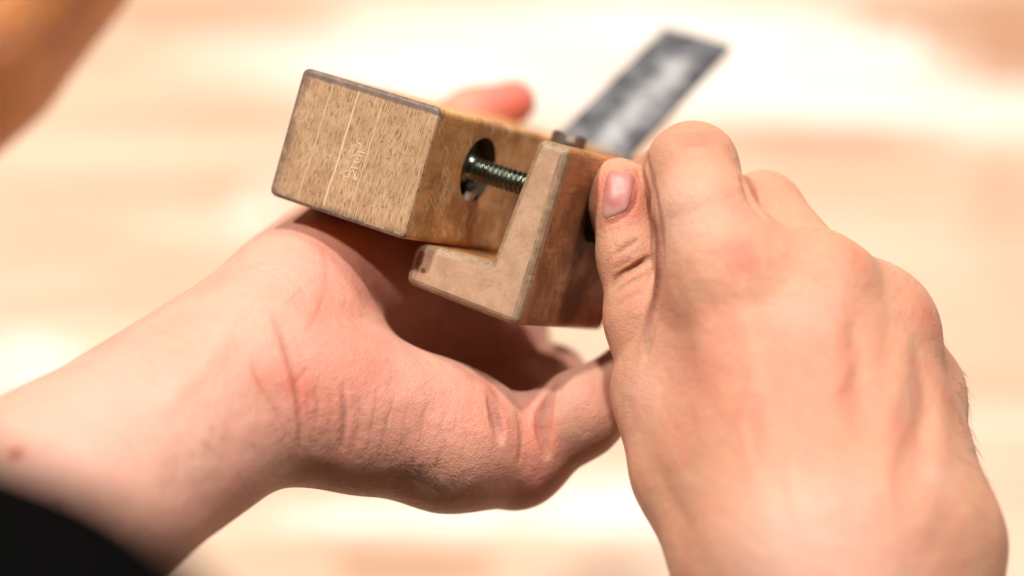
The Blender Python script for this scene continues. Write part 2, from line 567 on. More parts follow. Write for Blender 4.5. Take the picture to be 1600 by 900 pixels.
# shade painted into the folds at the root of the little finger
L.crease([(756, 585), (770, 610), (777, 650), (788, 690)], 0, 1.4, pig=.55, red=.2)
L.crease([(812, 640), (818, 680), (812, 725)], 0, 1.2, pig=.3, red=.1)
L.crease([(862, 600), (850, 640), (850, 680), (856, 712)], 0, 1.4, pig=.55, red=.2)
L.ridge([(560, 545), (640, 570), (720, 605)], 0.9, 5)
L.ridge([(455, 455), (510, 480), (570, 492), (600, 500)], -1.7, 5.5)
L.ridge([(380, 470), (330, 560), (240, 640)], .7, 3)
L.crease([(500, 372), (512, 420), (505, 470), (478, 520)], .35, .8, pig=.16, red=.2)
for (x, y, r, a) in [(560, 560, 12, .45), (520, 480, 12, .35), (500, 610, 7, .4), (640, 640, 9, .25), (740, 640, 10, .35), (835, 690, 8, .45),
                     (835, 770, 8, .4), (415, 590, 5, .5), (520, 360, 12, .3), (790, 150, 12, .75), (825, 165, 9, .6), (600, 470, 14, .2), (460, 600, 4, .5)]:
    L.blob(x, y, r, red=a * .7)
for (x, y, r, a) in [(260, 610, 22, .45), (110, 650, 20, .45), (430, 400, 14, .35), (370, 490, 15, .4), (640, 590, 6, .3)]:  # pale tint paints the light on the forearm's upper side into the skin
    L.blob(x, y, r, pale=a)
for (x, y, r, a) in [(620, 740, 8, .05), (560, 700, 10, .04)]:
    L.blob(x, y, r, brown=a)
L.blob(800, 170, 14, red=.15)
L.blob(27, 703, 1.8, red=.6, brown=.5)
L.blob(92, 777, 1.6, brown=.4)
arm = L.build('arm', skin_a, person)
tag(arm, 'bare forearm with upturned palm cradling the plane')
left = L

# hand that works the nut, seen from its back
F = Field((10, -118, -100), (165, 60, 85), GRID)
bn = (0.05, 0.25, 1.0)
for pts in ([(1132, 430, 6, 12.5), (1215, 850, 30, 17)], [(1285, 450, 4, 13), (1290, 850, 34, 18)],
            [(1372, 522, -7, 13), (1370, 850, 29, 18)], [(1420, 618, -20, 12), (1440, 850, 16, 18)]):
    add_chain(F, pts + [(1330 + (pts[1][0] - 1310) * .45, 1150, pts[1][2] + 12, 21)], 10, 16, 16)
add_chain(F, [(1150, 640, -8, 20), (1300, 700, -6, 22), (1330, 900, 12, 24)], 8, 16, 16)
add_chain(F, [(1170, 880, 20, 18), (1092, 730, 6, 15.5), (1040, 600, -6, 12.8)], 8, 16, 14)
# web between thumb and index finger
add_chain(F, [(1055, 620, -6, 12.5), (1092, 500, -4, 11), (1112, 430, -2, 11)], 8, 10, 10)
add_chain(F, [(1208, 455, 1, 12), (1250, 850, 20, 18)], 8, 12, 12)
add_chain(F, [(1325, 500, -8, 12), (1330, 850, 16, 18)], 8, 12, 12)
# thumb
add_chain(F, [(1042, 610, -6, 12.0), (1008, 500, -10, 9.6), (988, 400, -14, 8.2), (972, 320, -17, 7.7), (966, 290, -18, 7.2)], 5, 7, 0.6, (3, 14))
# fingers: from knuckle to middle joint, then bent away behind
add_chain(F, [(1058, 243, -10, 7.0), (1106, 242, -9, 7.0)], 3, 3, 3)
add_chain(F, [(1135, 430, 6, 12.6), (1098, 330, 2, 12.2), (1082, 262, -6, 11.2), (1030, 292, -36, 9.5), (990, 330, -52, 7.5)], 3, 12, 0.9, (14, 30))
add_chain(F, [(1280, 458, 2, 12.4), (1192, 332, -24, 10.4), (1120, 350, -60, 9), (1060, 370, -74, 7.5)], 3, 10, 1.2, (8, 26))
add_chain(F, [(1370, 515, -8, 12.6), (1285, 428, -48, 10.4), (1200, 420, -76, 8.5), (1130, 430, -84, 7)], 3, 12, 3, (14, 34))
add_chain(F, [(1418, 618, -20, 12), (1360, 510, -58, 9.4), (1280, 490, -80, 8), (1220, 490, -88, 7)], 3, 12, 3, (14, 30))
V, Q = extract(F, [([(1004, 250), (1014, 300), (1023, 350), (1026, 420), (1016, 490), (1006, 556)], [1.8, 2.2, 2.3, 2.2, 1.8, .6]),
                   ([(1166, 280), (1178, 312), (1196, 340)], [1.4, 1.6, .5]),
                   ([(953, 452), (968, 436), (990, 420), (1018, 402)], [.5, .5, .5, .3])]); del F
Rr = Flesh(V, Q)
# tendons and the hollows between them
Rr.ridge([(1155, 420), (1180, 560), (1230, 760)], 0.9, 4)
Rr.ridge([(1320, 440), (1300, 600), (1290, 780)], 0.8, 4)
Rr.ridge([(1425, 500), (1395, 640), (1360, 800)], 1.0, 3.4)
Rr.ridge([(1475, 600), (1470, 700), (1440, 840)], 0.7, 4)
Rr.ridge([(1235, 450), (1250, 560), (1260, 650)], -0.5, 5)
Rr.ridge([(1335, 500), (1342, 580), (1350, 660)], -1.3, 3.4)
Rr.ridge([(1440, 560), (1450, 640), (1430, 740)], -0.9, 3)
for (x, y, r, h) in [(1152, 400, 6, .3), (1335, 415, 7, .4), (1432, 480, 7, .4), (1470, 580, 6, .4), (1210, 300, 5, .5)]:
    Rr.blob(x, y, r, h=h)
for (x, y, r, a) in [(1152, 392, 4.5, .8), (1165, 420, 4, .35), (1340, 395, 6, .45), (1447, 485, 6, .5), (1300, 520, 12, .3), (1240, 600, 16, .28),
                     (1090, 205, 8, .28), (1420, 700, 10, .3), (1300, 690, 12, .22), (1480, 620, 7, .35), (1000, 470, 7, .2), (1100, 560, 12, .15),
                     (1330, 830, 10, .15), (1200, 300, 7, .25)]:
    Rr.blob(x, y, r, red=a * .75)
for (x, y, r, a) in [(1060, 330, 10, .5), (1250, 480, 8, .4), (1300, 860, 18, .6), (1200, 840, 14, .4), (1000, 600, 9, .3), (1460, 740, 6, .4)]:  # pale tint, with highlights by the wrist and index finger painted in
    Rr.blob(x, y, r, pale=a)
# veins under the skin
for pts in ([(1262, 850), (1236, 740), (1262, 650), (1248, 560)], [(1262, 650), (1320, 590), (1350, 520)],
            [(1405, 840), (1385, 740), (1420, 650), (1416, 580)], [(1180, 760), (1160, 660), (1190, 570)]):
    Rr.ridge(pts, .38, 1.7)
# index knuckle wrinkles
for i in range(150):
    x = rng.uniform(1050, 1500); y = rng.uniform(360, 820)
    if x > 1380 + (y - 400) * .3: continue
    dx = rng.uniform(-26, 26); dy = rng.uniform(-9, 9)
    Rr.crease([(x, y), (x + dx * .5, y + dy * .5 + rng.uniform(-3, 3)), (x + dx, y + dy)], rng.uniform(.04, .12), rng.uniform(.35, .6), pig=rng.uniform(.02, .07))
for k in range(5):
    y = 206 + k * 5
    Rr.crease([(1050 + k, y + 6), (1085, y), (1122 - k, y + 2)], 0.28, 0.45, pig=.22, red=.1)
for k in range(6):
    x = 1176 + k * 13; y = 272 + k * 9
    Rr.crease([(x, y), (x + 5, y + 12), (x + 6, y + 24)], 0.25, 0.45, pig=.22)
# thumb wrinkles over its joint
Rr.crease([(956, 398), (975, 388), (1000, 372)], 0.5, 0.7, pig=.25)
Rr.crease([(953, 422), (970, 415), (990, 404)], 0.35, 0.6, pig=.18)
Rr.crease([(950, 452), (965, 432), (990, 418), (1018, 402)], 0.7, 0.8, pig=.3)
Rr.crease([(954, 462), (975, 445), (1005, 432)], 0.4, 0.7, pig=.2)
Rr.crease([(958, 480), (985, 462), (1012, 452)], 0.3, 0.7, pig=.14)
Rr.ridge([(985, 650), (1020, 740), (1075, 850)], -1.1, 5)
# thumb nail bed: fold round the nail
Rr.crease([(945, 350), (962, 346), (985, 330), (996, 305), (994, 280), (984, 264)], 0.45, 0.6, lip=.0, pig=.1, red=.35, taper=False)
Rr.blob(960, 275, 5, red=.45); Rr.blob(975, 315, 5, red=.4); Rr.blob(935, 300, 4, red=.5)
Rr.crease([(1003, 262), (1014, 300), (1022, 350), (1025, 420), (1016, 480), (1004, 560)], 0, 1.6, lip=0, pig=.85)  # shade between thumb and index finger painted in as a dark line
arm2 = Rr.build('arm', skin_b, person)
tag(arm2, 'bare forearm and hand seen from its back, thumb pressing the nut')

# thumb nail: a curved plate lying on the thumb
def nail():
    cx, cy = 966, 303
    bm = bmesh.new(); G = []
    nu, nv = 22, 26
    front = Rr.Vd[Rr.front]; pf = proj(front)
    PX = np.zeros((nv + 1, nu + 1, 3)); EL = np.zeros((nv + 1, nu + 1))
    for j in range(nv + 1):
        b = j / nv * 2 - 1
        for i in range(nu + 1):
            a = i / nu * 2 - 1
            half = 25 * (1 - 0.12 * max(0, b) ** 3) * math.sqrt(max(0.0, 1 - abs(b) ** 5 * .85))
            sl = .22 + (b + 1) / 2 * (-.62)
            X = cx + a * half - 5 * b; Y = cy + b * 37 + a * half * sl
            d = (pf[:, 0] - X) ** 2 + (pf[:, 1] - Y) ** 2
            z = front[d < 25, 2]
            PX[j, i] = X, Y, z[z > z.max() - 2.5].mean()
            e = max(abs(a), abs(b))
            EL[j, i] = 0.55 - 0.95 * e ** 6
    Z = PX[:, :, 2]
    for _ in range(3):
        Zp = np.pad(Z, 1, mode='reflect', reflect_type='odd')
        Z = (Zp[1:-1, :-2] + Zp[1:-1, 2:] + Zp[:-2, 1:-1] + Zp[2:, 1:-1]) / 4 * .6 + Z * .4
    for j in range(nv + 1):
        G.append([bm.verts.new(world(P(PX[j, i, 0], PX[j, i, 1], Z[j, i] + EL[j, i])) - person.location) for i in range(nu + 1)])
    lay = bm.loops.layers.float_color.new('tint')
    for j in range(nv):
        for i in range(nu):
            f = bm.faces.new((G[j][i], G[j + 1][i], G[j + 1][i + 1], G[j][i + 1]))
            for lp, (jj, ii) in zip(f.loops, ((j, i), (j + 1, i), (j + 1, i + 1), (j, i + 1))):
                b = jj / nv * 2 - 1; a = ii / nu * 2 - 1
                w = float(smoothstep(np.array(b + .25 * a * a - .15 * a), .45, .80)) * .4
                lp[lay] = (w, w, w, 1)
    t = NT('nail_plate')
    t.b.inputs['Subsurface Weight'].default_value = .6
    t.b.inputs['Subsurface Scale'].default_value = .003
    t.b.inputs['Subsurface Radius'].default_value = (1, .4, .3)
    n = t.noise(t.coord(), 220, 3)
    col = t.mix(t.mapr(n, .3, .7), (0.44, 0.16, 0.135), (0.52, 0.225, 0.20))
    at = t.n('ShaderNodeAttribute', attribute_name='tint')
    col = t.mix(at.outputs['Fac'], col, (0.68, 0.46, 0.38))
    from_bm('thumb_nail', bm, t.out(col, 0.42), arm2, True)
nail()

# body hair: short fine strands
def hairs(name, flesh, spots, parent, rad=0.05):
    t = NT(name + '_strand')
    m = t.out((0.05, 0.03, 0.02), 0.5)
    bm = bmesh.new()
    r = random.Random(5)
    for (x, y, dx, dy, L, n, sx, sy) in spots:
        for i in range(n):
            px = x + r.gauss(0, sx); py = y + r.gauss(0, sy)
            a = flesh.snap(px, py)
            i0 = np.argmin(((flesh.V - a) ** 2).sum(1)); nn = flesh.N[i0]
            ang = r.gauss(0, .5)
            d = np.array([dx * math.cos(ang) - dy * math.sin(ang), -(dx * math.sin(ang) + dy * math.cos(ang)), 0]) / math.hypot(dx, dy)
            d = d - nn * (d @ nn); d /= np.linalg.norm(d) + 1e-6
            ln = L * r.uniform(.5, 1.2); up = r.uniform(.15, .5)
            pts = [a + nn * (.05 + up * ln * tt - .35 * up * ln * tt * tt) + d * ln * tt for tt in (0, .25, .5, .75, 1)]
            prev = None
            for q, p in enumerate(pts):
                rr = rad * (1 - q / 4.6)
                ring = []
                s1 = np.cross(d, nn); s1 /= np.linalg.norm(s1) + 1e-6
                for w in range(3):
                    an = w * 2.0944
                    ring.append(bm.verts.new(world(p + (s1 * math.cos(an) + nn * math.sin(an)) * rr) - person.location))
                if prev:
                    for w in range(3): bm.faces.new((prev[w], prev[(w + 1) % 3], ring[(w + 1) % 3], ring[w]))
                prev = ring
    return tag(from_bm(name, bm, m, parent), kind='stuff')

hairs('arm_hair', left, [(632, 735, 1, .30, 7, 46, 20, 8), (700, 752, 1, .30, 7, 36, 34, 8), (668, 728, 1, -.5, 5, 10, 20, 6), (300, 690, .6, .8, 3, 26, 70, 50),
                         (600, 765, 1, .6, 5, 24, 60, 5)], arm, 0.042)
hairs('arm_hair', Rr, [(1525, 660, .9, .5, 4.5, 34, 9, 50), (1500, 640, .6, .8, 3.5, 26, 16, 60), (1545, 760, .9, .6, 3.5, 14, 6, 50)], arm2, 0.05)

# black sleeve close to the camera in the lower corner
def sleeve():
    Fs = Field((-170, -130, 190), (-10, 10, 276), 2.0)
    add_chain(Fs, [(-416, 820, 234, 22.6), (-20, 1046, 236, 22), (300, 1246, 236, 22.6)], 18, 10, 10)
    V, Q = surface_nets(Fs)
    V = relax(V, Q, 3)
    X = Flesh(V, Q)
    for k in range(5):
        X.disp += 0.8 * np.sin(V[:, 0] * .12 * (k + 1) * .6 + V[:, 1] * .2 + k * 2) / (k + 1)
    t = NT('black_cotton')
    w = t.n('ShaderNodeTexWave'); w.inputs['Scale'].default_value = 900
    t.put(w.inputs['Vector'], t.coord())
    m = t.out((0.003, 0.003, 0.003), 1.0, t.bump(w.outputs['Fac'], .3, .0002))
    t.b.inputs['Specular IOR Level'].default_value = 0
    o = X.build('sleeve', m, person)
    tag(o, 'black sleeve in the near lower corner')
sleeve()

# ------------------------------------------------------------------ the wooden plane
# local axes of the block: x across (towards the fence), y up, z out of its end grain towards the viewer
U = np.array([0.84949333, -0.28945088, 0.44111141])
Vv = np.array([0.27775752, 0.95618278, 0.09248864])
Ww = np.array([-0.44855405, 0.04396235, 0.89267383])
O0 = np.array([-17.81, 45.24, 0.0])
def loc2s(u, v, w): return O0 + u * U + v * Vv + w * Ww
def s_plane(x, y, wv=None, uv=None, vv=None):
    C = np.array([0, 0, DIST]); d = P(x, y, 0) - C
    n, k = (Ww, wv) if wv is not None else ((U, uv) if uv is not None else (Vv, vv))
    t = (k - (C - O0) @ n) / (d @ n); p = C + t * d - O0
    return np.array([p @ U, p @ Vv, p @ Ww])

plane = empty('wooden_plane', (0, 0, 0))
MB = np.eye(4); MB[:3, 0] = U; MB[:3, 1] = Vv; MB[:3, 2] = Ww; MB[:3, 3] = O0
plane_m = SUBJ @ Matrix(MB.tolist())
plane.matrix_world = Matrix.Translation(plane_m.translation) @ plane_m.to_3x3().normalized().to_4x4()
tag(plane, 'small worn wooden chamfer plane with sliding fence, held in both hands', 'hand plane')
K = 0.001

def end_grain():
    t = NT('end_grain_oak')
    c = t.coord()
    tc = t.n('ShaderNodeTexCoord'); sx = t.n('ShaderNodeSeparateXYZ'); t.put(sx.inputs[0], tc.outputs['Object'])
    x, y = sx.outputs[0], sx.outputs[1]
    col = t.mix(t.mapr(t.noise(c, 120, 4, .6), .3, .7), (0.39, 0.23, 0.12), (0.52, 0.335, 0.19))
    f = t.noise(t.coord((3000, 380, 1)), 1, 4, .7)       # vertical flecks
    col = t.mix(t.mapr(f, .47, .66), col, (0.17, 0.095, 0.05))
    f2 = t.noise(t.coord((2300, 160, 1), loc=(5, 0, 0)), 1, 3, .6)
    col = t.mix(t.mapr(f2, .54, .70, 0, .55), col, (0.60, 0.42, 0.27))
    f3 = t.noise(t.coord((1, 1, 1), loc=(5, 3, 0)), 900, 2, .5)
    col = t.mix(t.mapr(f3, .62, .72, 0, .6), col, (0.10, 0.06, 0.035))
    # medullary rays
    wob = t.math('MULTIPLY', t.math('SUBTRACT', t.noise(t.coord((1, 60, 1)), 1, 2), .5), 0.0016)
    ray = None
    for px, wd, a, sl in RAYS:
        p = s_plane(px, 240, wv=0)
        u0 = (p[0] - sl * p[1]) * K
        d = t.math('ABSOLUTE', t.math('SUBTRACT', t.math('ADD', t.math('SUBTRACT', x, t.math('MULTIPLY', y, sl)), wob), u0))
        r = t.mapr(d, wd * K * .35, wd * K, a, 0)
        ray = r if ray is None else t.math('MAXIMUM', ray, r)
    brk = t.mapr(t.noise(t.coord((300, 260, 1), loc=(1, 7, 0)), 1, 2), .34, .46, .45, 1)
    col = t.mix(t.math('MULTIPLY', ray, brk), col, (0.70, 0.49, 0.30))
    # stains toward the edges of the block: hand dirt worn into the corner wood
    g = t.noise(c, 260, 4, .65)
    e1 = t.mapr(x, -0.0425, -0.0385, 1, 0)
    col = t.mix(t.math('MULTIPLY', e1, t.mapr(g, .3, .6, .1, .8)), col, (0.11, 0.07, 0.05))
    e2 = t.mapr(y, -0.0340, -0.0318, 1, 0)
    col = t.mix(t.math('MULTIPLY', e2, t.mapr(g, .35, .6, 0, .8)), col, (0.09, 0.06, 0.04))
    e3 = t.mapr(t.math('ADD', y, t.math('MULTIPLY', t.math('SUBTRACT', g, .5), .0008)), -.0024, -.0018, 0, 1)
    col = t.mix(t.math('MULTIPLY', e3, t.mapr(g, .2, .6, .6, .95)), col, (0.15, 0.11, 0.095))
    h = t.math('SUBTRACT', t.math('MULTIPLY', ray, .8), f)
    return t.out(col, .62, t.bump(h, .35, .00012), Specular_IOR_Level=.3)

RAYS = [(452, .12, .4, .045), (470, .10, .3, .05), (487, .22, .6, .045), (531, .34, .95, .045), (547, .10, .35, .03), (562, .10, .3, .045),
        (574, .17, .7, .04), (587, .10, .4, .05), (604, .08, .35, .04), (621, .08, .4, .04), (633, .11, .4, .035), (643, .09, .3, .03),
        (655, .14, .5, .03), (664, .12, .4, .03)]

def stained(name, dark=(0.10, 0.072, 0.06), light=(0.24, 0.17, 0.13), sc=300):
    t = NT(name)
    n = t.noise(t.coord((1, 1, 1)), sc, 5, .65)
    n2 = t.noise(t.coord((900, 900, 60)), 1, 3, .6)
    col = t.mix(t.mapr(n, .3, .7), dark, light)
    col = t.mix(t.mapr(n2, .5, .7, 0, .5), col, (dark[0] * .5, dark[1] * .5, dark[2] * .5))
    return t.out(col, .5, t.bump(n, .4, .0002))

def side_wood(name, c1, c2, c3, scratch=.5, spots=()):
    t = NT(name)
    c = t.coord()
    n = t.noise(t.coord((90, 260, 45)), 1, 5, .62, .4)
    col = t.mix(t.mapr(n, .3, .7), c1, c2)
    n2 = t.noise(t.coord((1, 1, 1), loc=(2, 2, 2)), 55, 4, .6, .6)
    col = t.mix(t.mapr(n2, .42, .62, 0, .9), col, c3)
    gr = t.noise(t.coord((900, 1500, 80)), 1, 4, .7)
    col = t.mix(t.mapr(gr, .52, .70, 0, .5), col, (c3[0] * .55, c3[1] * .5, c3[2] * .5))
    # scratches in two directions
    s = None
    for i, (sc, ro) in enumerate((((1, 1500, 170), 1.25), ((1, 1500, 150), 1.85), ((1, 1700, 190), .6), ((1, 1500, 120), 1.57))):
        q = t.noise(t.coord(sc, rot=(ro, 0, 0), loc=(0, i * 3.3, 0)), 1, 0, .5)
        q = t.mapr(q, .62, .70)
        s = q if s is None else t.math('MAXIMUM', s, q)
    patch = t.mapr(t.noise(c, 110, 3), .42, .58, .1, 1)
    col = t.mix(t.math('MULTIPLY', t.math('MULTIPLY', s, patch), scratch), col, (0.85, 0.58, 0.34))
    for (p, r, cc, a) in spots:
        col = t.mix(t.math('MULTIPLY', t.spot(c, tuple(v * K for v in p), r * K, .45), a), col, cc)
    h = t.math('ADD', t.math('MULTIPLY', s, -.4), gr)
    return t.out(col, t.mapr(n2, .3, .7, .42, .6), t.bump(h, .3, .00012), Specular_IOR_Level=.4)

m_end = end_grain()
m_bev = stained('stained_edge')
m_sideA = side_wood('body_side_wood', (0.62, 0.29, 0.085), (0.74, 0.40, 0.145), (0.34, 0.16, 0.05), .8)

def bevelled_prism(poly, w0, w1, bev, mats, name, parent, skip=(), bevel_filter=None):
    """poly: (u, v) outline in mm, extruded from w0 (front) back to w1"""
    bm = bmesh.new()
    a = [bm.verts.new((p[0] * K, p[1] * K, w0 * K)) for p in poly]
    b = [bm.verts.new((p[0] * K, p[1] * K, w1 * K)) for p in poly]
    bm.faces.new(a); bm.faces.new(b[::-1])
    n = len(poly)
    for i in range(n):
        bm.faces.new((a[i], b[i], b[(i + 1) % n], a[(i + 1) % n]))
    bmesh.ops.recalc_face_normals(bm, faces=bm.faces)
    return bm

# body block
A_W, A_H, A_L = 43.0, 34.6, 128.0
body_bm = bevelled_prism([(-A_W, 0), (0, 0), (0, -A_H), (-A_W, -A_H)], 0, -A_L, 0, None, '', None)
long_e = [e for e in body_bm.edges if abs(e.verts[0].co.z - e.verts[1].co.z) > .05]
bmesh.ops.bevel(body_bm, geom=long_e, offset=.0018, segments=5, profile=.5, affect='EDGES')
rim = [e for e in body_bm.edges if abs(e.verts[0].co.z - e.verts[1].co.z) < 1e-6 and len(e.link_faces) == 2]
bmesh.ops.bevel(body_bm, geom=rim, offset=.0009, segments=2, profile=.5, affect='EDGES')
bmesh.ops.recalc_face_normals(body_bm, faces=body_bm.faces)
for f in body_bm.faces:
    n = f.normal
    f.material_index = 0 if (n.z > .95 or (n.z > .2 and n.x > .2)) else (1 if (n.z > .2 and (abs(n.y) > .2 or n.x < -.2)) else 2)

def bake_boolean(obj, cutter):
    md = obj.modifiers.new('cut', 'BOOLEAN'); md.operation = 'DIFFERENCE'; md.object = cutter; md.solver = 'EXACT'
    bpy.context.view_layer.update()
    dg = bpy.context.evaluated_depsgraph_get()
    me = bpy.data.meshes.new_from_object(obj.evaluated_get(dg))
    obj.modifiers.clear()
    old = obj.data; obj.data = me
    bpy.data.objects.remove(cutter)

def lathe(profile, seg, axis='x'):
    """profile of (x, r) in mm revolved about local x"""
    bm = bmesh.new(); rings = []
    for (x, r) in profile:
        rings.append([bm.verts.new((x * K, r * K * math.cos(2 * math.pi * i / seg), r * K * math.sin(2 * math.pi * i / seg))) for i in range(seg)])
    for a, b in zip(rings, rings[1:]):
        for i in range(seg):
            bm.faces.new((a[i], a[(i + 1) % seg], b[(i + 1) % seg], b[i]))
    for ring in (rings[0], rings[-1]):
        bm.faces.new(ring)
    return bm

HV, HW = -13.4, -28.0
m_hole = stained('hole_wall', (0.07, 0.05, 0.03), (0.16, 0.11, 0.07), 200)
body = from_bm('body', body_bm, [m_end, m_bev, m_sideA, m_hole], plane)
cut = from_bm('cutter', lathe([(-6, 7.5), (-3, 8.2), (2, 9.2)], 64), [m_hole], None)
cut.matrix_world = plane.matrix_world @ Matrix.Translation((0, HV * K, HW * K))
bpy.context.view_layer.update()
bake_boolean(body, cut)

# steel
def steel(name, col, rough, metal=1.0, sc=400, spread=.15):
    t = NT(name)
    n = t.noise(t.coord(), sc, 4, .6)
    c = t.mix(t.mapr(n, .3, .7), col, tuple(x * .55 for x in col))
    return t.out(c, t.mapr(n, .3, .7, rough - spread / 2, rough + spread), t.bump(n, .2, .0001), Metallic=metal)

m_screw = steel('green_steel', (0.20, 0.23, 0.18), .28)
m_dark = steel('blackened_steel', (0.15, 0.14, 0.12), .32, .9)

def threaded(x0, x1, r, amp, pitch, seg=40, per=10):
    bm = bmesh.new(); rings = []
    n = int((x1 - x0) / pitch * per)
    for j in range(n + 1):
        x = x0 + (x1 - x0) * j / n
        ring = []
        for i in range(seg):
            ph = (x / pitch - i / seg) % 1
            rr = r + amp * (1 - abs(2 * ph - 1) * 2)
            a = 2 * math.pi * i / seg
            ring.append(bm.verts.new((x * K, rr * K * math.cos(a), rr * K * math.sin(a))))
        rings.append(ring)
    for a, b in zip(rings, rings[1:]):
        for i in range(seg): bm.faces.new((a[i], a[(i + 1) % seg], b[(i + 1) % seg], b[i]))
    bm.faces.new(rings[0]); bm.faces.new(rings[-1])
    return bm

screw = from_bm('adjusting_screw', threaded(-5, 27, 2.75, .38, 1.45), m_screw, plane, True)
screw.location = (0, HV * K, HW * K)
fl = from_bm('flange', lathe([(-4.5, 7.2), (-3.2, 7.3), (-2.9, 6.6), (-2.4, 4.6), (-1.2, 3.5), (0.2, 3.1)], 48), m_screw, screw, True)

# pale lump standing in for the spot of light inside the hole
bm = bmesh.new()
bmesh.ops.create_icosphere(bm, subdivisions=2, radius=1)
for v in bm.verts:
    k = 1 + .25 * mnoise.noise(v.co * 1.7)
    v.co = Vector((v.co.x * .0012 * k, v.co.y * .0018 * k, v.co.z * .0036 * k))
chip = from_bm('wood_chip', bm, NT('chip_wood').out((0.62, 0.52, 0.42), .6), plane, True)
pc = s_plane(738, 306, uv=0)
chip.location = ((-.9) * K, pc[1] * K, pc[2] * K)
chip.rotation_euler = (.7, 0, 0)

# fence: L shaped
WB = -12.0
raw = [(841, 215), (890, 231), (806, 511), (630, 442), (649, 378), (767, 408)]
pts = [s_plane(x, y, wv=WB)[:2] for x, y in raw]
m_fend = None
def fence_face():
    t = NT('fence_end_grain')
    c = t.coord()
    n = t.noise(c, 180, 5, .6)
    col = t.mix(t.mapr(n, .3, .7), (0.38, 0.22, 0.13), (0.48, 0.305, 0.195))
    n2 = t.noise(t.coord((700, 1500, 1)), 1, 4, .7)
    col = t.mix(t.mapr(n2, .5, .7, 0, .45), col, (0.26, 0.15, 0.09))
    n3 = t.noise(c, 1300, 2, .5)
    col = t.mix(t.mapr(n3, .6, .72, 0, .35), col, (0.60, 0.44, 0.30))
    for (px, py, r) in ((657, 398, 1.3), (655, 407, 1.2), (661, 423, .7), (651, 413, 1.1)):
        p = s_plane(px, py, wv=WB)
        col = t.mix(t.math('MULTIPLY', t.spot(c, (p[0] * K, p[1] * K, WB * K), r * K, .3), .85), col, (0.17, 0.06, 0.03))
    return t.out(col, .58, t.bump(n2, .25, .0001), Specular_IOR_Level=.3)
m_fend = fence_face()
m_fbev = stained('fence_edge', (0.24, 0.15, 0.085), (0.36, 0.24, 0.15), 300)
ps = s_plane(905, 395, uv=31)
kn = s_plane(933, 338, uv=31)
spots = [((31, ps[1], ps[2]), 1.6, (0.03, 0.018, 0.01), .8), ((31, ps[1] - 3, ps[2] + 2), 1.2, (0.03, 0.018, 0.01), .7)]
p2 = s_plane(860, 455, uv=30); spots.append(((30, p2[1], p2[2]), 1.6, (0.05, 0.02, 0.01), .7))
p2 = s_plane(885, 440, uv=30); spots.append(((30, p2[1], p2[2]), 1.4, (0.05, 0.02, 0.01), .6))
spots.append(((31, kn[1], kn[2]), 11, (0.10, 0.05, 0.02), .7))
m_fside = side_wood('fence_side_wood', (0.42, 0.17, 0.06), (0.54, 0.26, 0.105), (0.20, 0.08, 0.03), .10, spots)
def rounded(poly, rad, seg=5):
    out = []
    n = len(poly)
    for i in range(n):
        p = np.array(poly[i]); a = np.array(poly[i - 1]); b = np.array(poly[(i + 1) % n])
        r = rad[i]
        pa = p + nrmz(a - p) * r; pb = p + nrmz(b - p) * r
        for t in np.linspace(0, 1, seg):
            out.append((1 - t) ** 2 * pa + 2 * t * (1 - t) * p + t * t * pb)
    return out

def inset(poly, d):
    P_ = np.array(poly); n = len(P_)
    area2 = sum(P_[i - 1][0] * P_[i][1] - P_[i][0] * P_[i - 1][1] for i in range(n))
    sg = 1 if area2 > 0 else -1
    out = []
    for i in range(n):
        e1 = nrmz(P_[i] - P_[i - 1]); e2 = nrmz(P_[(i + 1) % n] - P_[i])
        n1 = np.array([-e1[1], e1[0]]) * sg; n2 = np.array([-e2[1], e2[0]]) * sg
        m = n1 + n2; m = m / max(.4, m @ m) * 2
        out.append(P_[i] + m * d)
    return out

outline = rounded([tuple(p) for p in pts], [2.2, 2.0, 2.8, 2.6, 2.4, .4])
bm = bmesh.new()
layers = [(1.9, 0.0), (1.1, -.3), (.4, -.95), (0.0, -2.0), (0.0, -52)]
rings = [[bm.verts.new((q[0] * K, q[1] * K, (WB + dz) * K)) for q in inset(outline, d)] for d, dz in layers]
for A_, B_ in zip(rings, rings[1:]):
    for i in range(len(A_)): bm.faces.new((A_[i], B_[i], B_[(i + 1) % len(A_)], A_[(i + 1) % len(A_)]))
caps = [bm.faces.new(rings[0]), bm.faces.new(rings[-1])]
bmesh.ops.triangulate(bm, faces=caps, ngon_method='EAR_CLIP')
bmesh.ops.recalc_face_normals(bm, faces=bm.faces)
for f in bm.faces:
    n = f.normal
    f.material_index = 0 if n.z > .97 else (1 if n.z > .15 else 2)
fence = from_bm('fence', bm, [m_fend, m_fbev, m_fside], plane)

# ribbed black nut under the thumb
prof = [(0, 7.4), (1.0, 7.6)]
for k in range(4):
    prof += [(1.3 + k * 1.1, 6.6), (1.7 + k * 1.1, 7.5), (2.1 + k * 1.1, 7.5)]
prof += [(6.0, 6.5), (6.2, 3)]
prof = [(x * .62, r) for x, r in prof]
nut = from_bm('clamping_nut', lathe(prof, 56), m_dark, plane, False)
nut.location = (31.2 * K, (kn[1]) * K, (kn[2]) * K)

